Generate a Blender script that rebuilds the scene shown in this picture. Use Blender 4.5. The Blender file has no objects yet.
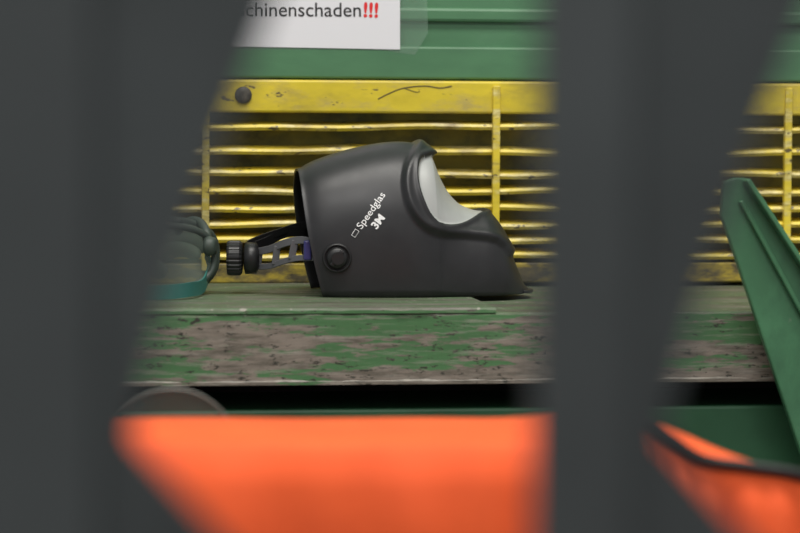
import bpy, bmesh, math
from mathutils import Vector, Matrix, Euler
from mathutils.bvhtree import BVHTree

sc = bpy.context.scene
sc.view_settings.view_transform = 'Standard'
sc.view_settings.look = 'None'

# ------------------------------------------------------------------ camera
FPX = 2400.0
YAW, PITCH, ROLL = math.radians(7.0), math.radians(3.02), math.radians(0.25)
DIST = 3.13
ZB = 0.90            # bench top height
ZC = ZB + 0.1995
C = Vector((-DIST*math.sin(YAW), -DIST*math.cos(YAW), ZC))
R = (Matrix.Rotation(-YAW, 3, 'Z') @ Matrix.Rotation(math.radians(90)-PITCH, 3, 'X') @ Matrix.Rotation(ROLL, 3, 'Z'))
cam_d = bpy.data.cameras.new('camera'); cam = bpy.data.objects.new('camera', cam_d)
sc.collection.objects.link(cam); sc.camera = cam
cam.matrix_world = Matrix.Translation(C) @ R.to_4x4()
cam_d.sensor_width = 36; cam_d.lens = FPX/800*36
cam_d.dof.use_dof = True; cam_d.dof.focus_distance = 3.09; cam_d.dof.aperture_fstop = 4.3
cam_d.clip_start = 0.02

def W(px, py, Y):
    """survey helper: site point on the vertical plane y=Y seen at this photo measurement"""
    d = R @ Vector(((px-400)/FPX, (266.5-py)/FPX, -1.0))
    t = (Y - C.y)/d.y
    return C + d*t

# ------------------------------------------------------------------ helpers
def nt(name):
    m = bpy.data.materials.new(name); m.use_nodes = True
    n = m.node_tree; b = n.nodes['Principled BSDF']
    return m, n, b
def simple(name, col, rough=.5, metal=0., nscale=0, namt=0.0, bump=0.0, spec=.5):
    m, n, b = nt(name)
    b.inputs['Base Color'].default_value = (*col, 1); b.inputs['Roughness'].default_value = rough
    b.inputs['Metallic'].default_value = metal
    b.inputs['Specular IOR Level'].default_value = spec
    if nscale:
        tc = n.nodes.new('ShaderNodeTexCoord'); no = n.nodes.new('ShaderNodeTexNoise')
        no.inputs['Scale'].default_value = nscale; no.inputs['Detail'].default_value = 5
        n.links.new(tc.outputs['Object'], no.inputs['Vector'])
        r = n.nodes.new('ShaderNodeValToRGB')
        r.color_ramp.elements[0].position = .3; r.color_ramp.elements[1].position = .7
        r.color_ramp.elements[0].color = (*[c*(1-namt) for c in col], 1)
        r.color_ramp.elements[1].color = (*[min(1, c*(1+namt)) for c in col], 1)
        n.links.new(no.outputs['Fac'], r.inputs['Fac']); n.links.new(r.outputs['Color'], b.inputs['Base Color'])
        if bump:
            bp = n.nodes.new('ShaderNodeBump'); bp.inputs['Strength'].default_value = bump; bp.inputs['Distance'].default_value = .002
            n.links.new(no.outputs['Fac'], bp.inputs['Height']); n.links.new(bp.outputs['Normal'], b.inputs['Normal'])
    return m
def worn(name, base, wear, scale, thr, soft, rough=.5, wear2=None, fine=None, bump=.3, zwear=None, dirt=None):
    """paint with stretched worn patches; scale=(x,y,z) stretch; zwear=(z_lo, z_hi, amount): more wear towards z_lo"""
    m, n, b = nt(name); L = n.links.new
    tc = n.nodes.new('ShaderNodeTexCoord')
    def noise(sc_, det, seed):
        mp = n.nodes.new('ShaderNodeMapping'); mp.inputs['Scale'].default_value = sc_; mp.inputs['Location'].default_value = (seed, seed*2, seed*.7)
        L(tc.outputs['Object'], mp.inputs['Vector'])
        no = n.nodes.new('ShaderNodeTexNoise'); no.inputs['Scale'].default_value = 1; no.inputs['Detail'].default_value = det
        no.inputs['Roughness'].default_value = .68
        L(mp.outputs['Vector'], no.inputs['Vector']); return no.outputs['Fac']
    def ramp(f, a, bb, ca=(0, 0, 0), cb=(1, 1, 1)):
        r = n.nodes.new('ShaderNodeValToRGB'); r.color_ramp.elements[0].position = a; r.color_ramp.elements[1].position = bb
        r.color_ramp.elements[0].color = (*ca, 1); r.color_ramp.elements[1].color = (*cb, 1); L(f, r.inputs['Fac']); return r.outputs['Color']
    def mix(f, a, bb):
        x = n.nodes.new('ShaderNodeMix'); x.data_type = 'RGBA'; L(f, x.inputs[0])
        for i, v in ((6, a), (7, bb)):
            if isinstance(v, tuple): x.inputs[i].default_value = (*v, 1)
            else: L(v, x.inputs[i])
        return x.outputs[2]
    w2 = wear2 or tuple(c*.6 for c in wear)
    n1 = noise(scale, 8, 1.3); n2 = noise(tuple(s*3 for s in scale), 5, 5.1); n3 = noise(tuple(s*.6 for s in scale), 4, 9.7)
    src = n1
    if zwear:
        sx = n.nodes.new('ShaderNodeSeparateXYZ'); L(tc.outputs['Object'], sx.inputs[0])
        mr = n.nodes.new('ShaderNodeMapRange'); mr.inputs[1].default_value = zwear[0]; mr.inputs[2].default_value = zwear[1]
        mr.inputs[3].default_value = zwear[2]; mr.inputs[4].default_value = -zwear[2]; L(sx.outputs[2], mr.inputs[0])
        ad = n.nodes.new('ShaderNodeMath'); ad.operation = 'ADD'; L(n1, ad.inputs[0]); L(mr.outputs[0], ad.inputs[1]); src = ad.outputs[0]
    mask = ramp(src, thr-soft, thr+soft)
    wearc = mix(ramp(n2, .4, .62), wear, w2)
    basec = mix(ramp(n3, .35, .65), tuple(c*.78 for c in base), base)
    col = mix(mask, basec, wearc)
    if fine:
        fs, fthr, fcol = fine
        n4 = noise(fs, 3, 3.3)
        col = mix(ramp(n4, fthr, fthr+.03), col, fcol)
    if dirt:
        ds, dthr, dcol, dst = dirt
        n5 = noise(ds, 6, 7.7)
        col = mix(ramp(n5, dthr, dthr+.2, (0, 0, 0), (dst, dst, dst)), col, dcol)
    L(col, b.inputs['Base Color']); b.inputs['Roughness'].default_value = rough
    bp = n.nodes.new('ShaderNodeBump'); bp.inputs['Strength'].default_value = bump; bp.inputs['Distance'].default_value = .001
    L(n1, bp.inputs['Height']); L(bp.outputs['Normal'], b.inputs['Normal'])
    return m

def empty(name):
    e = bpy.data.objects.new(name, None); sc.collection.objects.link(e); e.empty_display_size = .05; return e
def mob(name, verts, faces, mat, parent=None, smooth=False, bevel=0, seg=2):
    me = bpy.data.meshes.new(name); me.from_pydata([tuple(v) for v in verts], [], faces); me.update()
    bm = bmesh.new(); bm.from_mesh(me); bmesh.ops.recalc_face_normals(bm, faces=bm.faces); bm.to_mesh(me); bm.free()
    o = bpy.data.objects.new(name, me); sc.collection.objects.link(o)
    if mat: me.materials.append(mat)
    if smooth:
        for p in me.polygons: p.use_smooth = True
    if bevel:
        b = o.modifiers.new('bevel', 'BEVEL'); b.width = bevel; b.segments = seg; b.limit_method = 'ANGLE'
    if parent: o.parent = parent
    return o
def box(name, x0, x1, y0, y1, z0, z1, mat, parent=None, bevel=0):
    v = [(x, y, z) for x in (x0, x1) for y in (y0, y1) for z in (z0, z1)]
    f = [(0, 1, 3, 2), (4, 6, 7, 5), (0, 4, 5, 1), (2, 3, 7, 6), (0, 2, 6, 4), (1, 5, 7, 3)]
    return mob(name, v, f, mat, parent, bevel=bevel)
def prism(name, pts, vec, mat, parent=None, bevel=0):
    n = len(pts); vec = Vector(vec); v = [Vector(p) for p in pts] + [Vector(p)+vec for p in pts]
    f = [tuple(range(n)), tuple(range(2*n-1, n-1, -1))] + [(i, (i+1) % n, (i+1) % n+n, i+n) for i in range(n)]
    return mob(name, v, f, mat, parent, bevel=bevel)
def cr(P, t):
    """catmull-rom over list of tuples, t in [0,len-1]"""
    i = min(int(t), len(P)-2); f = t-i
    p0 = P[max(i-1, 0)]; p1 = P[i]; p2 = P[i+1]; p3 = P[min(i+2, len(P)-1)]
    return tuple(.5*((2*b)+(-a+c)*f+(2*a-5*b+4*c-d)*f*f+(-a+3*b-3*c+d)*f**3) for a, b, c, d in zip(p0, p1, p2, p3))
def smoothpath(P, n):
    return [Vector(cr(P, i*(len(P)-1)/n)) for i in range(n+1)]
def tube(name, path, r, mat, parent=None, closed=False, res=4):
    cu = bpy.data.curves.new(name, 'CURVE'); cu.dimensions = '3D'; cu.bevel_depth = r; cu.bevel_resolution = res; cu.use_fill_caps = True
    s = cu.splines.new('POLY'); s.points.add(len(path)-1)
    for i, p in enumerate(path): s.points[i].co = (*p, 1)
    s.use_cyclic_u = closed
    o = bpy.data.objects.new(name, cu); sc.collection.objects.link(o); cu.materials.append(mat)
    dg = bpy.context.evaluated_depsgraph_get(); me = bpy.data.meshes.new_from_object(o.evaluated_get(dg))
    bpy.data.objects.remove(o); o = bpy.data.objects.new(name, me); sc.collection.objects.link(o)
    for p in me.polygons: p.use_smooth = True
    if parent: o.parent = parent
    return o
def ribbon(name, path, h, th, mat, parent=None, up=Vector((0, 0, 1)), closed=False):
    """flat strap along a path; h may be list"""
    n = len(path); v = []; f = []
    for i, p in enumerate(path):
        a = path[max(i-1, 0)]; b = path[min(i+1, n-1)]
        t = (Vector(b)-Vector(a)).normalized(); s = t.cross(up).normalized(); u = s.cross(t).normalized()
        hh = h[i] if isinstance(h, list) else h
        for a_, b_ in ((-1, -1), (1, -1), (1, 1), (-1, 1)):
            v.append(Vector(p)+u*a_*hh/2+s*b_*th/2)
        if i:
            k = 4*i
            for j in range(4): f.append((k-4+j, k-4+(j+1) % 4, k+(j+1) % 4, k+j))
    f.append((0, 1, 2, 3)); f.append((4*n-4, 4*n-1, 4*n-2, 4*n-3))
    return mob(name, v, f, mat, parent, bevel=min(th*.35, .0008))
def lathe(name, prof, origin, axis, mat, parent=None, seg=48, ribs=0, ribamt=0.):
    """prof: list (r, h) along axis"""
    axis = Vector(axis).normalized(); q = Vector((0, 0, 1)).rotation_difference(axis)
    v = []; f = []
    for r, h in prof:
        for k in range(seg):
            a = 2*math.pi*k/seg
            rr = r*(1+ribamt*(1 if (k*ribs*2//seg) % 2 == 0 else 0)) if ribs else r
            v.append(Vector(origin)+q @ Vector((rr*math.cos(a), rr*math.sin(a), h)))
    m = len(prof)
    for i in range(m-1):
        for k in range(seg):
            f.append((i*seg+k, i*seg+(k+1) % seg, (i+1)*seg+(k+1) % seg, (i+1)*seg+k))
    f.append(tuple(range(seg))); f.append(tuple((m-1)*seg+k for k in range(seg-1, -1, -1)))
    o = mob(name, v, f, mat, parent)
    for p in o.data.polygons: p.use_smooth = len(p.vertices) == 4 and not ribs
    return o
def text_mesh(body, bold=0.0):
    cu = bpy.data.curves.new('t', 'FONT'); cu.body = body; cu.size = 1; cu.offset = bold; cu.resolution_u = 4
    o = bpy.data.objects.new('t', cu); sc.collection.objects.link(o)
    dg = bpy.context.evaluated_depsgraph_get(); me = bpy.data.meshes.new_from_object(o.evaluated_get(dg))
    bpy.data.objects.remove(o)
    vs = [v.co.copy() for v in me.vertices]; fs = [tuple(p.vertices) for p in me.polygons]
    return vs, fs

# ------------------------------------------------------------------ materials
M_shell = simple('helmet_black_plastic', (.020, .020, .022), .42, nscale=60, namt=.12)
_n = M_shell.node_tree; _b = _n.nodes['Principled BSDF']
_t = _n.nodes.new('ShaderNodeTexCoord'); _q = _n.nodes.new('ShaderNodeTexNoise'); _q.inputs['Scale'].default_value = 22; _q.inputs['Detail'].default_value = 8
_r = _n.nodes.new('ShaderNodeMapRange'); _r.inputs[1].default_value = .35; _r.inputs[2].default_value = .65; _r.inputs[3].default_value = .37; _r.inputs[4].default_value = .46
_n.links.new(_t.outputs['Object'], _q.inputs['Vector']); _n.links.new(_q.outputs['Fac'], _r.inputs[0]); _n.links.new(_r.outputs[0], _b.inputs['Roughness'])
M_black = simple('black_plastic', (.012, .012, .013), .4)
M_greyp = simple('grey_plastic', (.12, .12, .13), .4)
M_blue = simple('blue_clip_plastic', (.04, .04, .16), .35)
M_silver = simple('silver_visor', (.40, .41, .40), .4, metal=.1, nscale=30, namt=.05)
M_white = simple('white_print', (.85, .85, .85), .5)
M_wall = worn('green_machine_paint', (.098, .25, .125), (.12, .255, .15), (3, 3, 5), .62, .12, rough=.38, bump=.05,
              dirt=((2.5, 2, 9), .5, (.05, .13, .07), .5))
M_green = worn('green_brace_paint', (.075, .225, .11), (.22, .27, .2), (30, 30, 30), .68, .03, rough=.35, bump=.1,
               dirt=((10, 10, 5), .5, (.03, .09, .05), .6))
M_base = simple('green_base_paint', (.035, .13, .06), .5, nscale=8, namt=.2)
ZLO, ZHI = .81, .895
M_benchf = worn('bench_worn_green_front', (.085, .215, .085), (.27, .23, .19), (7.5, 7.5, 48), .495, .018, rough=.5,
                wear2=(.13, .115, .09), fine=((60, 60, 190), .61, (.04, .04, .03)), bump=.8, zwear=(ZLO, ZHI, .065),
                dirt=((12, 12, 170), .52, (.38, .35, .30), .85))
M_bencht = worn('bench_worn_steel_top', (.175, .165, .135), (.085, .15, .07), (9, 34, 12), .47, .03, rough=.55,
                wear2=(.11, .13, .085), fine=((90, 70, 40), .63, (.30, .28, .24)), bump=.6, dirt=((9, 26, 9), .46, (.065, .055, .04), .8))
M_dark = simple('recess_shade_steel', (.006, .006, .006), .8)  # steel near black, with the shade of the under-bench gap in its colour
M_yel = worn('yellow_grille_paint', (.80, .63, .04), (.66, .51, .06), (12, 12, 30), .54, .08, rough=.42,
             wear2=(.50, .40, .12), fine=((26, 26, 80), .645, (.13, .10, .045)), bump=.2, dirt=((5, 5, 12), .5, (.24, .18, .06), .7))
M_yels = worn('yellow_slat_paint', (.86, .67, .05), (.83, .73, .32), (14, 14, 60), .53, .06, rough=.38,
              wear2=(.44, .34, .06), fine=((34, 34, 80), .62, (.13, .10, .04)), bump=.2, dirt=((8, 8, 8), .49, (.24, .17, .05), .85))
M_back = worn('grille_backing_olive', (.30, .27, .05), (.12, .13, .06), (10, 10, 14), .52, .1, rough=.6)
M_guard = simple('guard_grey_steel', (.048, .055, .056), .6, nscale=9, namt=.25)
M_guard2 = simple('guard_grey_post', (.062, .070, .071), .55, nscale=7, namt=.18)
M_orange = simple('orange_fabric', (.97, .115, .021), .8, nscale=14, namt=.10, bump=.3)
M_paper = simple('white_paper', (.78, .78, .81), .5)
M_ink = simple('black_ink', (.02, .02, .02), .6)
M_mark = simple('scratch_grime', (.07, .055, .03), .6)
M_red = simple('red_ink', (.75, .02, .02), .6)
M_teal = simple('teal_rubber', (.03, .16, .14), .5)
M_murk = simple('grey_green_rubber', (.05, .068, .056), .5)
M_glove = simple('glove_leather_green', (.085, .115, .085), .8, nscale=40, namt=.35, bump=.4)
M_floor = simple('concrete_floor', (.14, .135, .125), .8, nscale=5, namt=.25)
M_ceil = simple('ceiling_paint', (.5, .5, .5), .8)
M_table = simple('stand_steel', (.10, .10, .10), .5)
def clear(name, col, alpha, rough=.1):
    m, n, b = nt(name); b.inputs['Base Color'].default_value = (*col, 1); b.inputs['Roughness'].default_value = rough
    b.inputs['Alpha'].default_value = alpha; return m
M_clear = clear('clear_polycarbonate', (.25, .31, .27), .28)
M_gclear = clear('goggle_lens_plastic', (.14, .18, .15), .6, .25)
M_film = clear('laminate_film', (.35, .5, .4), .13, .12)

# ------------------------------------------------------------------ room
YG = 0.225      # grille face
box('floor', -4, 4.5, -5, 1.0, -.05, 0, M_floor)
box('ceiling', -4, 4.5, -5, 1.0, 4.2, 4.25, M_ceil)
ztop_grille = W(350, 80, YG).z
wall = empty('wall_back')
box('panel_main', -3.5, 4.2, YG+.012, YG+.5, ztop_grille-.002, 4.2, M_wall, wall)
box('panel_fold', -3.5, 4.2, YG-.001, YG+.0125, ztop_grille+.002, W(480, 47, YG).z, M_wall, wall, bevel=.003)
box('panel_rib', -3.5, 4.2, YG+.004, YG+.0125, W(480, 22, YG).z, W(480, 8, YG).z, M_wall, wall, bevel=.006)
box('panel_lower', -3.5, 4.2, YG+.055, YG+.5, 0, ztop_grille-.002, M_back, wall)

# ------------------------------------------------------------------ grille
gr = empty('ventilation_grille')
GX0, GX1 = W(-90, 100, YG).x, W(1080, 100, YG).x
ztb = W(350, 113, YG).z
box('top_rail', GX0, GX1, YG-.008, YG+.012, ztb, ztop_grille-.0005, M_yel, gr, bevel=.003)
for i, py in enumerate((127, 152, 174, 191.5, 208.5, 225, 241, 256)):
    z = W(350, py, YG).z
    v = []; f = []
    prof = [(YG-.004, -.0042), (YG-.0065, 0), (YG-.004, .0036), (YG+.004, .0046), (YG+.028, .0085), (YG+.0285, .006), (YG+.005, -.0022)]
    n = len(prof); N = 60
    for k in range(N+1):
        x = GX0+.01+(GX1-GX0-.02)*k/N
        dz = .0018*math.sin(x*9+i*1.7)+.0009*math.sin(x*31+i*2.3)
        for (yy, zz) in prof: v.append((x, yy, z+zz+dz))
        if k:
            for j in range(n):
                a = (k-1)*n; b = k*n
                f.append((a+j, a+(j+1) % n, b+(j+1) % n, b+j))
    f.append(tuple(range(n))); f.append(tuple(N*n+j for j in range(n)))
    o = mob('slat_%d' % (i+1), v, f, M_yels, gr)
zbr1, zbr0 = W(350, 263, YG).z, ZB
box('bottom_rail', GX0, GX1, YG-.006, YG+.012, zbr0, zbr1, worn('dirty_yellow_paint', (.48, .36, .04), (.11, .09, .05), (16, 16, 40), .48, .08), gr, bevel=.002)
for i, px in enumerate((-85, 205, 495, 786, 1070)):
    x = W(px, 160, YG).x
    box('stile_%d' % (i+1), x-.0052, x+.0052, YG-.0125, YG-.002, zbr1-.01, W(495, 86, YG).z, M_yels, gr, bevel=.0015)
b0 = W(243, 95, YG-.008)
lathe('bolt_head', [(.0118, 0), (.0118, .003), (.009, .0045), (.004, .005)], b0, (0, -1, 0), simple('dark_steel_bolt', (.07, .06, .045), .5, nscale=150, namt=.6), gr, seg=24)
def scratch(name, pts, w):
    ribbon(name, smoothpath([tuple(W(px, py, YG-.0083)) for px, py in pts], 24), w, .0006, M_mark, gr)
scratch('scratch_1', [(378, 99), (390, 93), (404, 88), (425, 86), (440, 88), (452, 86)], .0015)
scratch('scratch_2', [(404, 88), (416, 92), (420, 91)], .0010)

# ------------------------------------------------------------------ workbench
wb = empty('workbench')
YF = -.285
zfb = W(420, 384, YF).z
XL, XR = W(-180, 300, YF).x, W(1000, 300, YF).x
xs = W(496, 305, YF).x
def slab(name, x0, x1, y0, y1, z0, z1, mt, mf, parent, bevel=.002, amp=.0012, seed=0.):
    """plate with a slightly dented front edge"""
    N = 160; v = []; f = []; mi = []
    for k in range(N+1):
        x = x0+(x1-x0)*k/N
        e = amp*(math.sin(x*37+seed)*.5+math.sin(x*83+1+seed)*.3+math.sin(x*211+seed)*.25)
        e2 = amp*(math.sin(x*29+2+seed)*.5+math.sin(x*131+seed)*.4)
        v += [(x, y0+e, z0), (x, y0+e, z1-bevel-abs(e2)), (x, y0+bevel+abs(e), z1), (x, y1, z1), (x, y1, z0)]
        if k:
            a = (k-1)*5; b = k*5
            for j in range(5):
                f.append((a+j, a+(j+1) % 5, b+(j+1) % 5, b+j)); mi.append(0 if j in (1, 2) else 1)
    f.append((0, 1, 2, 3, 4)); f.append(tuple(N*5+j for j in range(5))); mi += [1, 1]
    o = mob(name, v, f, mt, parent); o.data.materials.append(mf)
    for p, m in zip(o.data.polygons, mi): p.material_index = m
    return o
slab('top_plate', XL, xs, YF-.001, YG+.09, ZB-.006, ZB, M_bencht, M_benchf, wb)
slab('beam_body', XL, XR, YF, YG+.09, zfb+.004, ZB-.006, M_bencht, M_benchf, wb, seed=2.)
slab('lower_lip', XL, XR, YF-.0012, YF+.05, zfb, zfb+.006, simple('bare_steel_edge', (.22, .20, .17), .5, nscale=60, namt=.5), M_benchf, wb, amp=.0006)
zbase = W(420, 405, YF+.03).z
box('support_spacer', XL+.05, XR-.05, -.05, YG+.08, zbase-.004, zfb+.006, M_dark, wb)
mb = empty('machine_base')
box('base_beam', XL, XR, YF+.03, YG+.08, .12, zbase-.004, M_base, mb, bevel=.004)
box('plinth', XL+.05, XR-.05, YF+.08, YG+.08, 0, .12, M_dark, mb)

# ------------------------------------------------------------------ brace right
br = empty('steel_brace')
YB = -.33
pl = [(736, 178), (746, 178), (802, 262), (850, 335), (905, 420), (905, 700), (880, 700), (800, 450), (722, 216), (724, 182)]
P = [W(a, b, YB) for a, b in pl]
P2 = P[:5]+[Vector((P[5].x, YB, 0.0)), Vector((P[6].x, YB, 0.0))]+P[6:]
prism('gusset_plate', P2, (0, .012, 0), M_green, br, bevel=.002)
e1, e2 = W(746, 178, YB), W(905, 420, YB)
dv = (e2-e1).normalized(); nn = Vector((dv.z, 0, -dv.x))
if nn.z < 0: nn = -nn
prism('flange', [e1, e2, e2-nn*.006, e1-nn*.006], (0, -.02, 0), M_green, br, bevel=.0015)
e1, e2 = W(742, 200, YB), W(905, 500, YB)
prism('rib', [e1, e2, e2+Vector((-.005, 0, -.002)), e1+Vector((-.005, 0, -.002))], (0, -.009, 0), M_green, br, bevel=.0015)
box('bench_bracket', W(790, 400, YB).x, W(850, 400, YB).x, YB+.01, YF+.002, zfb+.01, zfb+.06, M_green, br)

# ------------------------------------------------------------------ sign
sg = empty('warning_sign')
YS = YG-.0015
def quad(name, pxs, Y, mat, parent, th=.0006):
    return prism(name, [W(a, b, Y) for a, b in pxs], (0, th, 0), mat, parent)
quad('laminate', [(150, -110), (424, -110), (428, 33), (415, 55), (380, 50), (150, 49)], YS, M_film, sg, .0004)
quad('paper', [(165, -100), (400, -100), (400, 49.5), (165, 45)], YS-.0008, M_paper, sg)
def put_text(body, px0, px1, pyb, Y, mat, name, bold=0., sx=None):
    vs, fs = text_mesh(body, bold)
    a = min(v.x for v in vs); b = max(v.x for v in vs)
    p0, p1 = W(px0, pyb, Y), W(px1, pyb+.6, Y); L = (p1-p0).length; s = L/(b-a); d = (p1-p0).normalized(); u = Vector((-d.z, 0, d.x))
    out = [p0+d*((v.x-a)*s)+u*(v.y*s) for v in vs]
    mob(name, out, fs, mat, sg)
put_text('Maschinenschaden', 214, 361, 16, YS-.0012, M_ink, 'lettering', .004)
put_text('!!!', 363.5, 378, 16.6, YS-.0012, M_red, 'exclamation_marks', .03)
put_text('Achtung', 250, 340, -20, YS-.0012, M_red, 'heading', .02)

# ------------------------------------------------------------------ welding helmet
wh = empty('welding_helmet')
prof = [(297, 170, .092), (314, 160.5, .099), (344, 150.5, .104), (375, 143.5, .107), (400, 141.5, .107), (417, 144, .104), (427, 148.5, .101),
        (431, 156, .099), (437, 172, .097), (446, 189, .095), (457, 201, .093), (469, 207, .091), (480, 210, .088), (488, 216, .084),
        (498, 230, .077), (507, 249, .066), (515, 268, .052), (521, 281, .036), (529, 289.5, .012)]
NU, NV = 300, 180
def sdpoly(p, poly):
    x, y = p; d = 1e9; ins = False; n = len(poly)
    for i in range(n):
        ax, ay = poly[i]; bx, by = poly[(i+1) % n]
        ex, ey = bx-ax, by-ay; t = max(0, min(1, ((x-ax)*ex+(y-ay)*ey)/(ex*ex+ey*ey)))
        dx, dy = x-ax-t*ex, y-ay-t*ey; d = min(d, dx*dx+dy*dy)
        if (ay > y) != (by > y) and x < (bx-ax)*(y-ay)/(by-ay)+ax: ins = not ins
    d = math.sqrt(d); return -d if ins else d
def dense(P, n):
    return [cr(P, i*(len(P)-1)/n)[:2] for i in range(n)]
window = dense([(434, 156), (424, 160), (420, 170), (420, 184), (424, 199), (431, 214), (441, 223), (456, 225), (471, 222), (486, 215.5)], 26)+[(520, 206), (520, 156)]
housing = dense([(430, 138), (416, 153), (407, 168), (404, 186), (408, 206), (420, 224), (440, 234), (470, 238), (500, 243), (520, 262)], 26)+[(600, 262), (600, 138)]
def design(x, z):  # side drawing units of the shell
    return 400+(x*math.cos(YAW)+.1*math.sin(YAW))*790, 140+(ZC-z)*790
def ss(a, b, x):
    t = max(0, min(1, (x-a)/(b-a))); return t*t*(3-2*t)
base = []
for i in range(NU+1):
    px, py, w = cr(prof, i*(len(prof)-1)/NU)
    T = W(px, py, 0); u = i/NU
    H = T.z-ZB-.001
    nexp = 2.7
    for j in range(NV+1):
        t = math.pi*j/NV
        c, s = math.cos(t), math.sin(t)
        yy = -w*math.copysign(abs(c)**(2/nexp), c); zf = abs(s)**(2/nexp)
        off = .027*(1-zf)**1.8*(1-u)**4
        tuck = 1-.05*(1-zf)**3
        base.append(Vector((T.x+off, yy*tuck, ZB+.001+H*zf)))
def vid(i, j): return i*(NV+1)+j
outv = []; sil = []
for i in range(NU+1):
    for j in range(NV+1):
        p = base[vid(i, j)]
        a = base[vid(min(i+1, NU), j)]-base[vid(max(i-1, 0), j)]
        b = base[vid(i, min(j+1, NV))]-base[vid(i, max(j-1, 0))]
        nrm = a.cross(b); nrm = nrm.normalized() if nrm.length > 1e-12 else Vector((0, 0, 1))
        if nrm.dot(p-Vector((W(420, 200, 0).x, 0, ZB+.04))) < 0: nrm = -nrm
        q = design(p.x, p.z)
        dw = sdpoly(q, window); dh = sdpoly(q, housing)
        h = .0045*ss(3.5, -3.5, dh) + .0025*math.exp(-((dh+4)/4)**2)*ss(0, 3, dw)
        h += -.0065*ss(1.0, -1.0, dw) + .002*math.exp(-((dw-2)/2.5)**2)
        h += .0018*math.exp(-((i/NU)/.012)**2)
        outv.append(p+nrm*h); sil.append(dw)
faces = []; mi = []
for i in range(NU):
    for j in range(NV):
        faces.append((vid(i, j), vid(i+1, j), vid(i+1, j+1), vid(i, j+1)))
        mi.append(1 if (sil[vid(i, j)]+sil[vid(i+1, j+1)])/2 < -.3 else 0)
me = bpy.data.meshes.new('shell'); me.from_pydata([tuple(v) for v in outv], [], faces)
me.materials.append(M_shell); me.materials.append(M_silver); me.materials.append(M_black)
for p, m in zip(me.polygons, mi): p.material_index = m; p.use_smooth = True
shell = bpy.data.objects.new('shell', me); sc.collection.objects.link(shell); shell.parent = wh
bvh = BVHTree.FromPolygons(outv, faces)
if me.polygons[100*NV+NV//2].normal.z < 0: me.flip_normals()
so = shell.modifiers.new('thick', 'SOLIDIFY'); so.thickness = .003; so.offset = -1
def onshell(px, py, lift=.0):
    p = W(px, py, -.1); d = (p-C).normalized()
    h, n, _, _ = bvh.ray_cast(C, d)
    if n.dot(d) > 0: n = -n
    return h+n*lift, n
# pivot knob
pk, pn = onshell(337, 258)
pn = Vector((pn.x*.5, pn.y, pn.z*.3)).normalized()
lathe('pivot_knob', [(.0185, -.004), (.0185, .003), (.0175, .0045), (.0155, .0045), (.015, .0025), (.0135, .0025), (.013, .005), (.011, .007), (.004, .0075)], pk, pn, M_black, wh)
kg = Vector((.6, 0, .8)); kg = (kg-pn*kg.dot(pn)).normalized(); ks = pn.cross(kg)
kk = pk+pn*.006
mob('pivot_grip', [kk+kg*a*.012+ks*b*.003+pn*c*.005 for a in (-1, 1) for b in (-1, 1) for c in (0, 1)],
    [(0, 1, 3, 2), (4, 6, 7, 5), (0, 4, 5, 1), (2, 3, 7, 6), (0, 2, 6, 4), (1, 5, 7, 3)], M_shell, wh, bevel=.0015)
# lettering wrapped on shell
def shell_text(body, p0, p1, name, bold, squash=1.):
    vs, fs = text_mesh(body, bold)
    a = min(v.x for v in vs); b = max(v.x for v in vs)
    A, _ = onshell(*p0); B, _ = onshell(*p1); A = Vector((A.x, 0, A.z)); B = Vector((B.x, 0, B.z))
    L = (B-A).length; s = L/(b-a); d = (B-A).normalized(); u = Vector((-d.z, 0, d.x))
    out = []
    for v in vs:
        q = A+d*((v.x-a)*s)+u*(v.y*s*squash)
        h, n, _, _ = bvh.ray_cast(Vector((q.x, -.5, q.z)), Vector((0, 1, 0)))
        out.append((h if h else q)+Vector((0, -.0009, 0)))
    mob(name, out, fs, M_white, wh)
shell_text('Speedglas', (361.5, 229.5), (385.5, 195), 'lettering_side', .006, .9)
shell_text('3M', (376.5, 229.5), (385, 218), 'lettering_maker', .035, .9)
ep = [onshell(a, b, .0006)[0] for a, b in ((351.5, 235), (355.5, 229), (359, 231.5), (355, 237.5))]
tube('emblem', ep, .0005, M_white, wh, closed=True, res=1)

# head harness
lathe('ratchet_knob', [(.010, 0), (.0205, .001), (.0215, .004), (.0215, .017), (.019, .020), (.012, .021)], W(236, 258, -.01)+Vector((-.012, 0, 0)), (1, -.12, 0), M_black, wh, seg=144, ribs=24, ribamt=.05)
lathe('ratchet_housing', [(.014, 0), (.021, .002), (.020, .016), (.012, .020)], W(244, 258, -.01), (1, -.12, 0), M_black, wh)
near_up = smoothpath([tuple(W(a, b, y)) for a, b, y in ((256, 252, -.012), (270, 249, -.035), (285, 243, -.055), (300, 240, -.068), (314, 242, -.077))], 24)
near_lo = smoothpath([tuple(W(a, b, y)) for a, b, y in ((256, 267, -.012), (270, 266, -.035), (285, 261, -.055), (298, 258, -.068), (314, 258, -.077))], 24)
ribbon('side_arm_upper', near_up, .0095, .003, M_greyp, wh)
ribbon('side_arm_lower', near_lo, .0075, .003, M_greyp, wh)
for i, k in enumerate((1, 8, 15, 22)):
    ribbon('arm_bridge_%d' % (i+1), [near_lo[k], near_lo[k].lerp(near_up[min(k+1, 24)], .5), near_up[min(k+1, 24)]], .009, .003, M_greyp, wh, up=Vector((1, 0, 0)))
far = [Vector((p.x, -p.y+.0, p.z+.006)) for p in near_up]
ribbon('far_arm', far, .014, .003, M_black, wh)
far2 = smoothpath([tuple(W(a, b, y)) for a, b, y in ((248, 244, .0), (262, 238, .03), (280, 232, .055), (300, 226, .075), (330, 222, .08))], 20)
ribbon('far_arm_upper', far2, .010, .003, M_black, wh)
cl = W(306, 250, -.079)
box('blue_clip', cl.x-.003, cl.x+.007, -.081, -.074, cl.z-.013, cl.z+.012, M_blue, wh, bevel=.002)
xc = W(395, 200, 0).x
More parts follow.
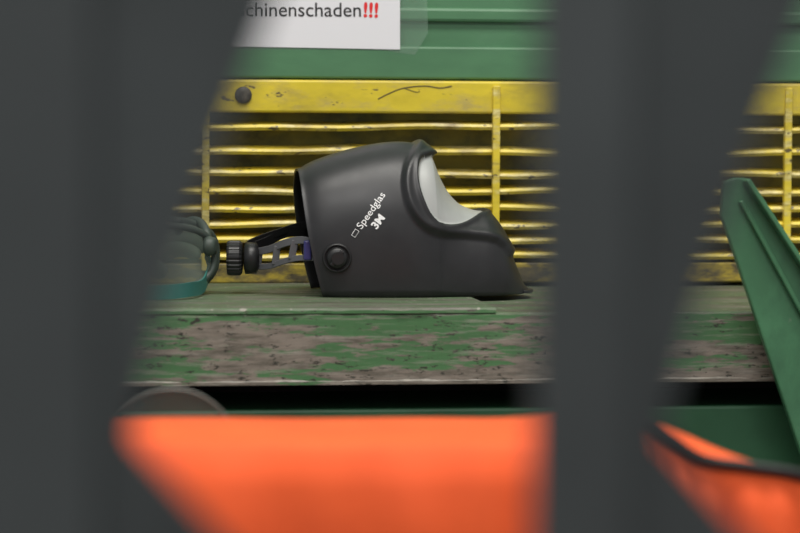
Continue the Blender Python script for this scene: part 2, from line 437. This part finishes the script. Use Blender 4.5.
hb = [Vector((xc-.02+.085*math.cos(a), .074*math.sin(a), ZB+.062+.012*math.cos(a))) for a in [math.radians(-165+330*i/60) for i in range(61)]]
ribbon('head_band', hb, .022, .0025, M_black, wh)
cs = [Vector((xc-.03, .070*math.cos(a), ZB+.06+.10*math.sin(a))) for a in [math.pi*i/30 for i in range(31)]]
ribbon('crown_strap', cs, .018, .002, M_black, wh, up=Vector((1, 0, 0)))
for sgn in (-1, 1):
    pv = Vector((pk.x, sgn*.072, pk.z))
    ribbon('pivot_arm_%d' % (1 if sgn < 0 else 2), [Vector((W(312, 250, 0).x, sgn*.076, W(312, 250, -.07).z)), pv+Vector((0, sgn*.004, 0)), pv+Vector((.03, 0, .004))], .02, .003, M_black, wh)
    lathe('pivot_pin_%d' % (1 if sgn < 0 else 2), [(.008, 0), (.008, .04)], pv, (0, sgn, 0), M_black, wh, seg=20)
lip = [Vector((W(517, 294, 0).x+.016*math.sin(a), .045*math.cos(a), ZB+.0035)) for a in [math.pi*i/24 for i in range(25)]]
ribbon('chin_lip', lip, .004, .007, M_black, wh)

# ------------------------------------------------------------------ goggles
gg = empty('safety_goggles')
gc = W(177, 262, -.02)
def ring(cx, cz, rx, rz, y, bend, n=48, e=2.6, ang=0):
    out = []
    for k in range(n):
        a = 2*math.pi*k/n; c, s = math.cos(a), math.sin(a)
        x = rx*math.copysign(abs(c)**(2/e), c); z = rz*math.copysign(abs(s)**(2/e), s)
        out.append(Vector((cx+x*math.cos(ang)-z*math.sin(ang), y+bend*(x/rx)**2, cz+x*math.sin(ang)+z*math.cos(ang))))
    return out
gz = ZB+.049
r1 = ring(gc.x-.03, gz, .078, .041, -.055, .035); r2 = ring(gc.x-.03, gz, .082, .047, -.02, .045)
n = len(r1)
mob('goggle_body', r1+r2, [(i, (i+1) % n, (i+1) % n+n, i+n) for i in range(n)], M_gclear, gg, smooth=True)
tube('front_rim', r1, .0045, M_murk, gg, closed=True); tube('face_seal', [Vector((p.x, p.y, max(p.z, ZB+.0055))) for p in r2], .0055, M_murk, gg, closed=True)
ctr = Vector((gc.x-.03, -.058, gz))
mob('lens', r1+[ctr], [(i, (i+1) % n, n) for i in range(n)], M_gclear, gg, smooth=True)
for i, dx in enumerate((-.03, .0, .03)):
    lathe('vent_%d' % (i+1), [(.008, 0), (.008, .006), (.005, .008)], (ctr.x+dx, -.035, gz+.042), (0, 0, 1), M_murk, gg, seg=24)
lathe('strap_swivel', [(.012, 0), (.013, .004), (.011, .012), (.006, .014)], W(206, 246, -.03), (1, -.4, 0), M_murk, gg, seg=32)
st = smoothpath([tuple(p) for p in (W(206, 252, -.02), W(209, 265, .0), Vector((W(203, 280, -.03).x, -.05, ZB+.014)), Vector((W(188, 290, -.1).x, -.115, ZB+.012)),
      Vector((W(160, 290, -.14).x, -.135, ZB+.010)), Vector((W(120, 290, -.12).x, -.12, ZB+.010)), Vector((W(90, 290, -.08).x, -.08, ZB+.012)), Vector((ctr.x-.078, -.03, gz)))], 60)
ribbon('elastic_strap', st, .018, .002, M_teal, gg)
hose = smoothpath([tuple(p) for p in (W(176, 232, .02), W(188, 222, .01), W(199, 222, .0), W(206, 232, -.02), W(208, 246, -.03))], 24)
tube('strap_buckle', hose, .006, M_murk, gg)

# ------------------------------------------------------------------ work glove lying crumpled behind the goggles
def skin_chain(bm_pts, edges, radii, name, mat, parent, root=0):
    me = bpy.data.meshes.new(name); me.from_pydata([tuple(p) for p in bm_pts], edges, []); me.update()
    o = bpy.data.objects.new(name, me); sc.collection.objects.link(o); me.materials.append(mat)
    o.modifiers.new('skin', 'SKIN'); s = o.modifiers.new('sub', 'SUBSURF'); s.levels = 2; s.render_levels = 2
    for i, r in enumerate(radii):
        me.skin_vertices[0].data[i].radius = r; me.skin_vertices[0].data[i].use_root = (i == root)
    o.modifiers['skin'].use_smooth_shade = True
    if parent: o.parent = parent
    return o
gl = empty('work_glove')
GX = W(170, 250, .09).x
pts = [Vector((GX-.13, .105, ZB+.045)), Vector((GX-.07, .10, ZB+.042)), Vector((GX-.02, .10, ZB+.042))]
rad = [(.036, .036), (.032, .032), (.040, .034)]
skin_chain(pts, [(0, 1), (1, 2)], rad, 'cuff_and_palm', M_glove, gl)
for i, (dy, L_, h0, h1) in enumerate(((-.034, .060, .030, .012), (-.012, .068, .050, .040), (.010, .064, .058, .058), (.032, .052, .048, .066))):
    p0 = Vector((GX-.02, .10+dy*.8, ZB+.042+.006*i)); dr = Vector((1, dy*2, 0)).normalized()
    q = [p0, p0+dr*L_*.45+Vector((0, 0, h0*.45)), p0+dr*L_*.78+Vector((0, 0, h0*.35)), p0+dr*L_+Vector((0, 0, h1*.05))]
    skin_chain(q, [(0, 1), (1, 2), (2, 3)], [(.013, .013), (.012, .012), (.011, .011), (.009, .009)], 'finger_%d' % (i+1), M_glove, gl)
q = [Vector((GX-.055, .08, ZB+.04)), Vector((GX-.03, .050, ZB+.035)), Vector((GX-.005, .045, ZB+.022))]
skin_chain(q, [(0, 1), (1, 2)], [(.016, .016), (.014, .014), (.011, .011)], 'thumb', M_glove, gl)

# ------------------------------------------------------------------ orange bag on stand
bg = empty('orange_bag')
stn = [(30, 430, 453), (70, 423, 446), (200, 421, 443), (330, 422, 445), (450, 421, 444), (545, 421, 444), (600, 415, 434), (645, 408, 423), (668, 411, 437),
       (702, 423, 459), (752, 444, 467), (802, 466, 475), (880, 495, 500), (930, 515, 520)]
YR, YE = -1.12, -1.26
zbt = .62
V = []; F = []; pip = []
NS = 90
for i in range(NS+1):
    px, a, b = cr(stn, i*(len(stn)-1)/NS)
    Rg, Ed = W(px, a, YR), W(px, b, YE); x = Ed.x
    wob = .004*math.sin(i*.55)+.003*math.sin(i*1.3)
    k = 1.0
    if i == 0 or i == NS: k = .8
    sec = [(-1.03, zbt), (-1.015, zbt+.1), (-1.03, Rg.z-.02), (-1.07, Rg.z-.003), (YR, Rg.z), (-1.19, (Rg.z+Ed.z)/2+.001), (YE+.012, Ed.z+.001), (YE, Ed.z-.006), (YE-.010-wob, Ed.z-.035), (YE-.018-wob, Ed.z-.09), (YE-.015, zbt+.05), (YE, zbt)]
    yc, zc_ = -1.1, .75
    for (yy, zz) in sec: V.append((x, yc+(yy-yc)*k, max(zbt, zc_+(zz-zc_)*k)))
    pip.append(Vector((x, YE-.001, Ed.z+.000)))
n = 12
for i in range(NS):
    for j in range(n): F.append((i*n+j, i*n+(j+1) % n, (i+1)*n+(j+1) % n, (i+1)*n+j))
F.append(tuple(range(n))); F.append(tuple(NS*n+j for j in range(n)))
o = mob('bag_body', V, F, M_orange, bg, smooth=True)
tube('piping', [p for p in pip[44:]], .0045, M_black, bg)
ws = empty('work_stand')
xa, xb = W(-20, 500, -1.1).x, W(990, 500, -1.1).x
box('stand_top', xa, xb, -1.34, -.80, .59, .62, M_table, ws, bevel=.003)
for i, (x, y) in enumerate(((xa+.03, -1.31), (xb-.03, -1.31), (xa+.03, -.84), (xb-.03, -.84))):
    box('stand_leg_%d' % (i+1), x-.02, x+.02, y-.02, y+.02, 0, .59, M_table, ws)

# face shield behind the bag
fs = empty('face_shield')
fc = W(172, 389, -.90); cx = fc.x; ztp = fc.z
def fpt(t, s):
    x = .068*math.cos(t)*s
    z = (ztp-.085)+.085*math.sin(t)*s if math.sin(t) >= 0 else (ztp-.085)+(ztp-.085-.6215)*math.sin(t)*s
    return Vector((cx+x, -.90+6.5*x*x, z))
nn_ = 64; vv = []; ff = []
for k in range(9):
    for q in range(nn_): vv.append(fpt(2*math.pi*q/nn_, .02+.98*k/8))
for k in range(8):
    for q in range(nn_): ff.append((k*nn_+q, k*nn_+(q+1) % nn_, (k+1)*nn_+(q+1) % nn_, (k+1)*nn_+q))
mob('visor_sheet', vv, ff, M_clear, fs, smooth=True)
tube('visor_rim', [fpt(2*math.pi*q/nn_, 1) for q in range(nn_)], .0014, simple('rim_grey', (.22, .24, .22), .4), fs, closed=True)

# ------------------------------------------------------------------ guard fence close to the camera
gf = empty('guard_fence')
fw = Vector((math.sin(YAW), math.cos(YAW), 0)); rt = Vector((math.cos(YAW), -math.sin(YAW), 0)); F0 = C+fw*.8
S = .8/FPX
def G(px, py, dd=0.):  # local fence drawing units, scaled to metres
    return Vector((F0.x, F0.y, 0))+rt*((px-400)*S)+Vector((0, 0, ZC-(py-140)*S))+fw*dd
top = 140-(2.0-ZC)/S; bot = 140+(ZC-.08)/S
PERIOD = 535
for k in range(-3, 4):
    x0 = 534+k*PERIOD
    xl = x0 if k >= 0 else x0-60
    seq = []; m = 440
    while m > top:
        seq.append((m, 131)); seq.append((m-160, 173)); m -= 560
        if m > top: seq.append((m, 318))
        m -= 140
    up = [(top, 170)]+sorted(q for q in seq if q[0] > top)
    seqd = []; m = 440+190
    while m < bot:
        seqd.append((m, 300)); m += 500
        if m < bot: seqd.append((m, 131)); m += 200
    pts = up+seqd+[(bot, 170)]
    poly = [G(xl, top)] + [G(x0+dx, yv) for yv, dx in pts] + [G(xl, bot)]
    prism('zigzag_plate_%d' % (k+4), poly, fw*.004, M_guard, gf)
    prism('upright_%d' % (k+4), [G(xl, top, -.006), G(x0+96, top, -.006), G(x0+96, bot, -.006), G(xl, bot, -.006)], fw*.006, M_guard2, gf)
for nm, a, b in (('top_rail', top-60, top), ('bottom_rail', bot, bot+60)):
    prism(nm, [G(470-3*PERIOD, a, -.01), G(551+4*PERIOD, a, -.01), G(551+4*PERIOD, b, -.01), G(470-3*PERIOD, b, -.01)], fw*.02, M_guard2, gf)
for i, px in enumerate((474-3*PERIOD, 551+4*PERIOD-100)):
    prism('fence_foot_%d' % (i+1), [G(px, bot+60, -.02), G(px+100, bot+60, -.02), Vector((*G(px+100, 0, -.02).xy, 0)), Vector((*G(px, 0, -.02).xy, 0))], fw*.04, M_guard2, gf)

# ------------------------------------------------------------------ lights
def area(name, loc, rot, sx, sy, e, col=(1, 1, 1)):
    l = bpy.data.lights.new(name, 'AREA'); l.shape = 'RECTANGLE'; l.size = sx; l.size_y = sy; l.energy = e; l.color = col
    o = bpy.data.objects.new(name, l); sc.collection.objects.link(o); o.location = loc; o.rotation_euler = rot; return o
area('ceiling_lamp', (.3, -1.3, 4.1), (0, 0, 0), 3.0, .8, 125, (1, .97, .91))
area('ceiling_lamp', (-.5, -3.6, 4.1), (math.radians(20), 0, 0), 3.0, .8, 90, (1, .98, .95))
w = bpy.data.worlds.new('world'); sc.world = w; w.use_nodes = True
w.node_tree.nodes['Background'].inputs[0].default_value = (.95, .97, 1, 1); w.node_tree.nodes['Background'].inputs[1].default_value = .40
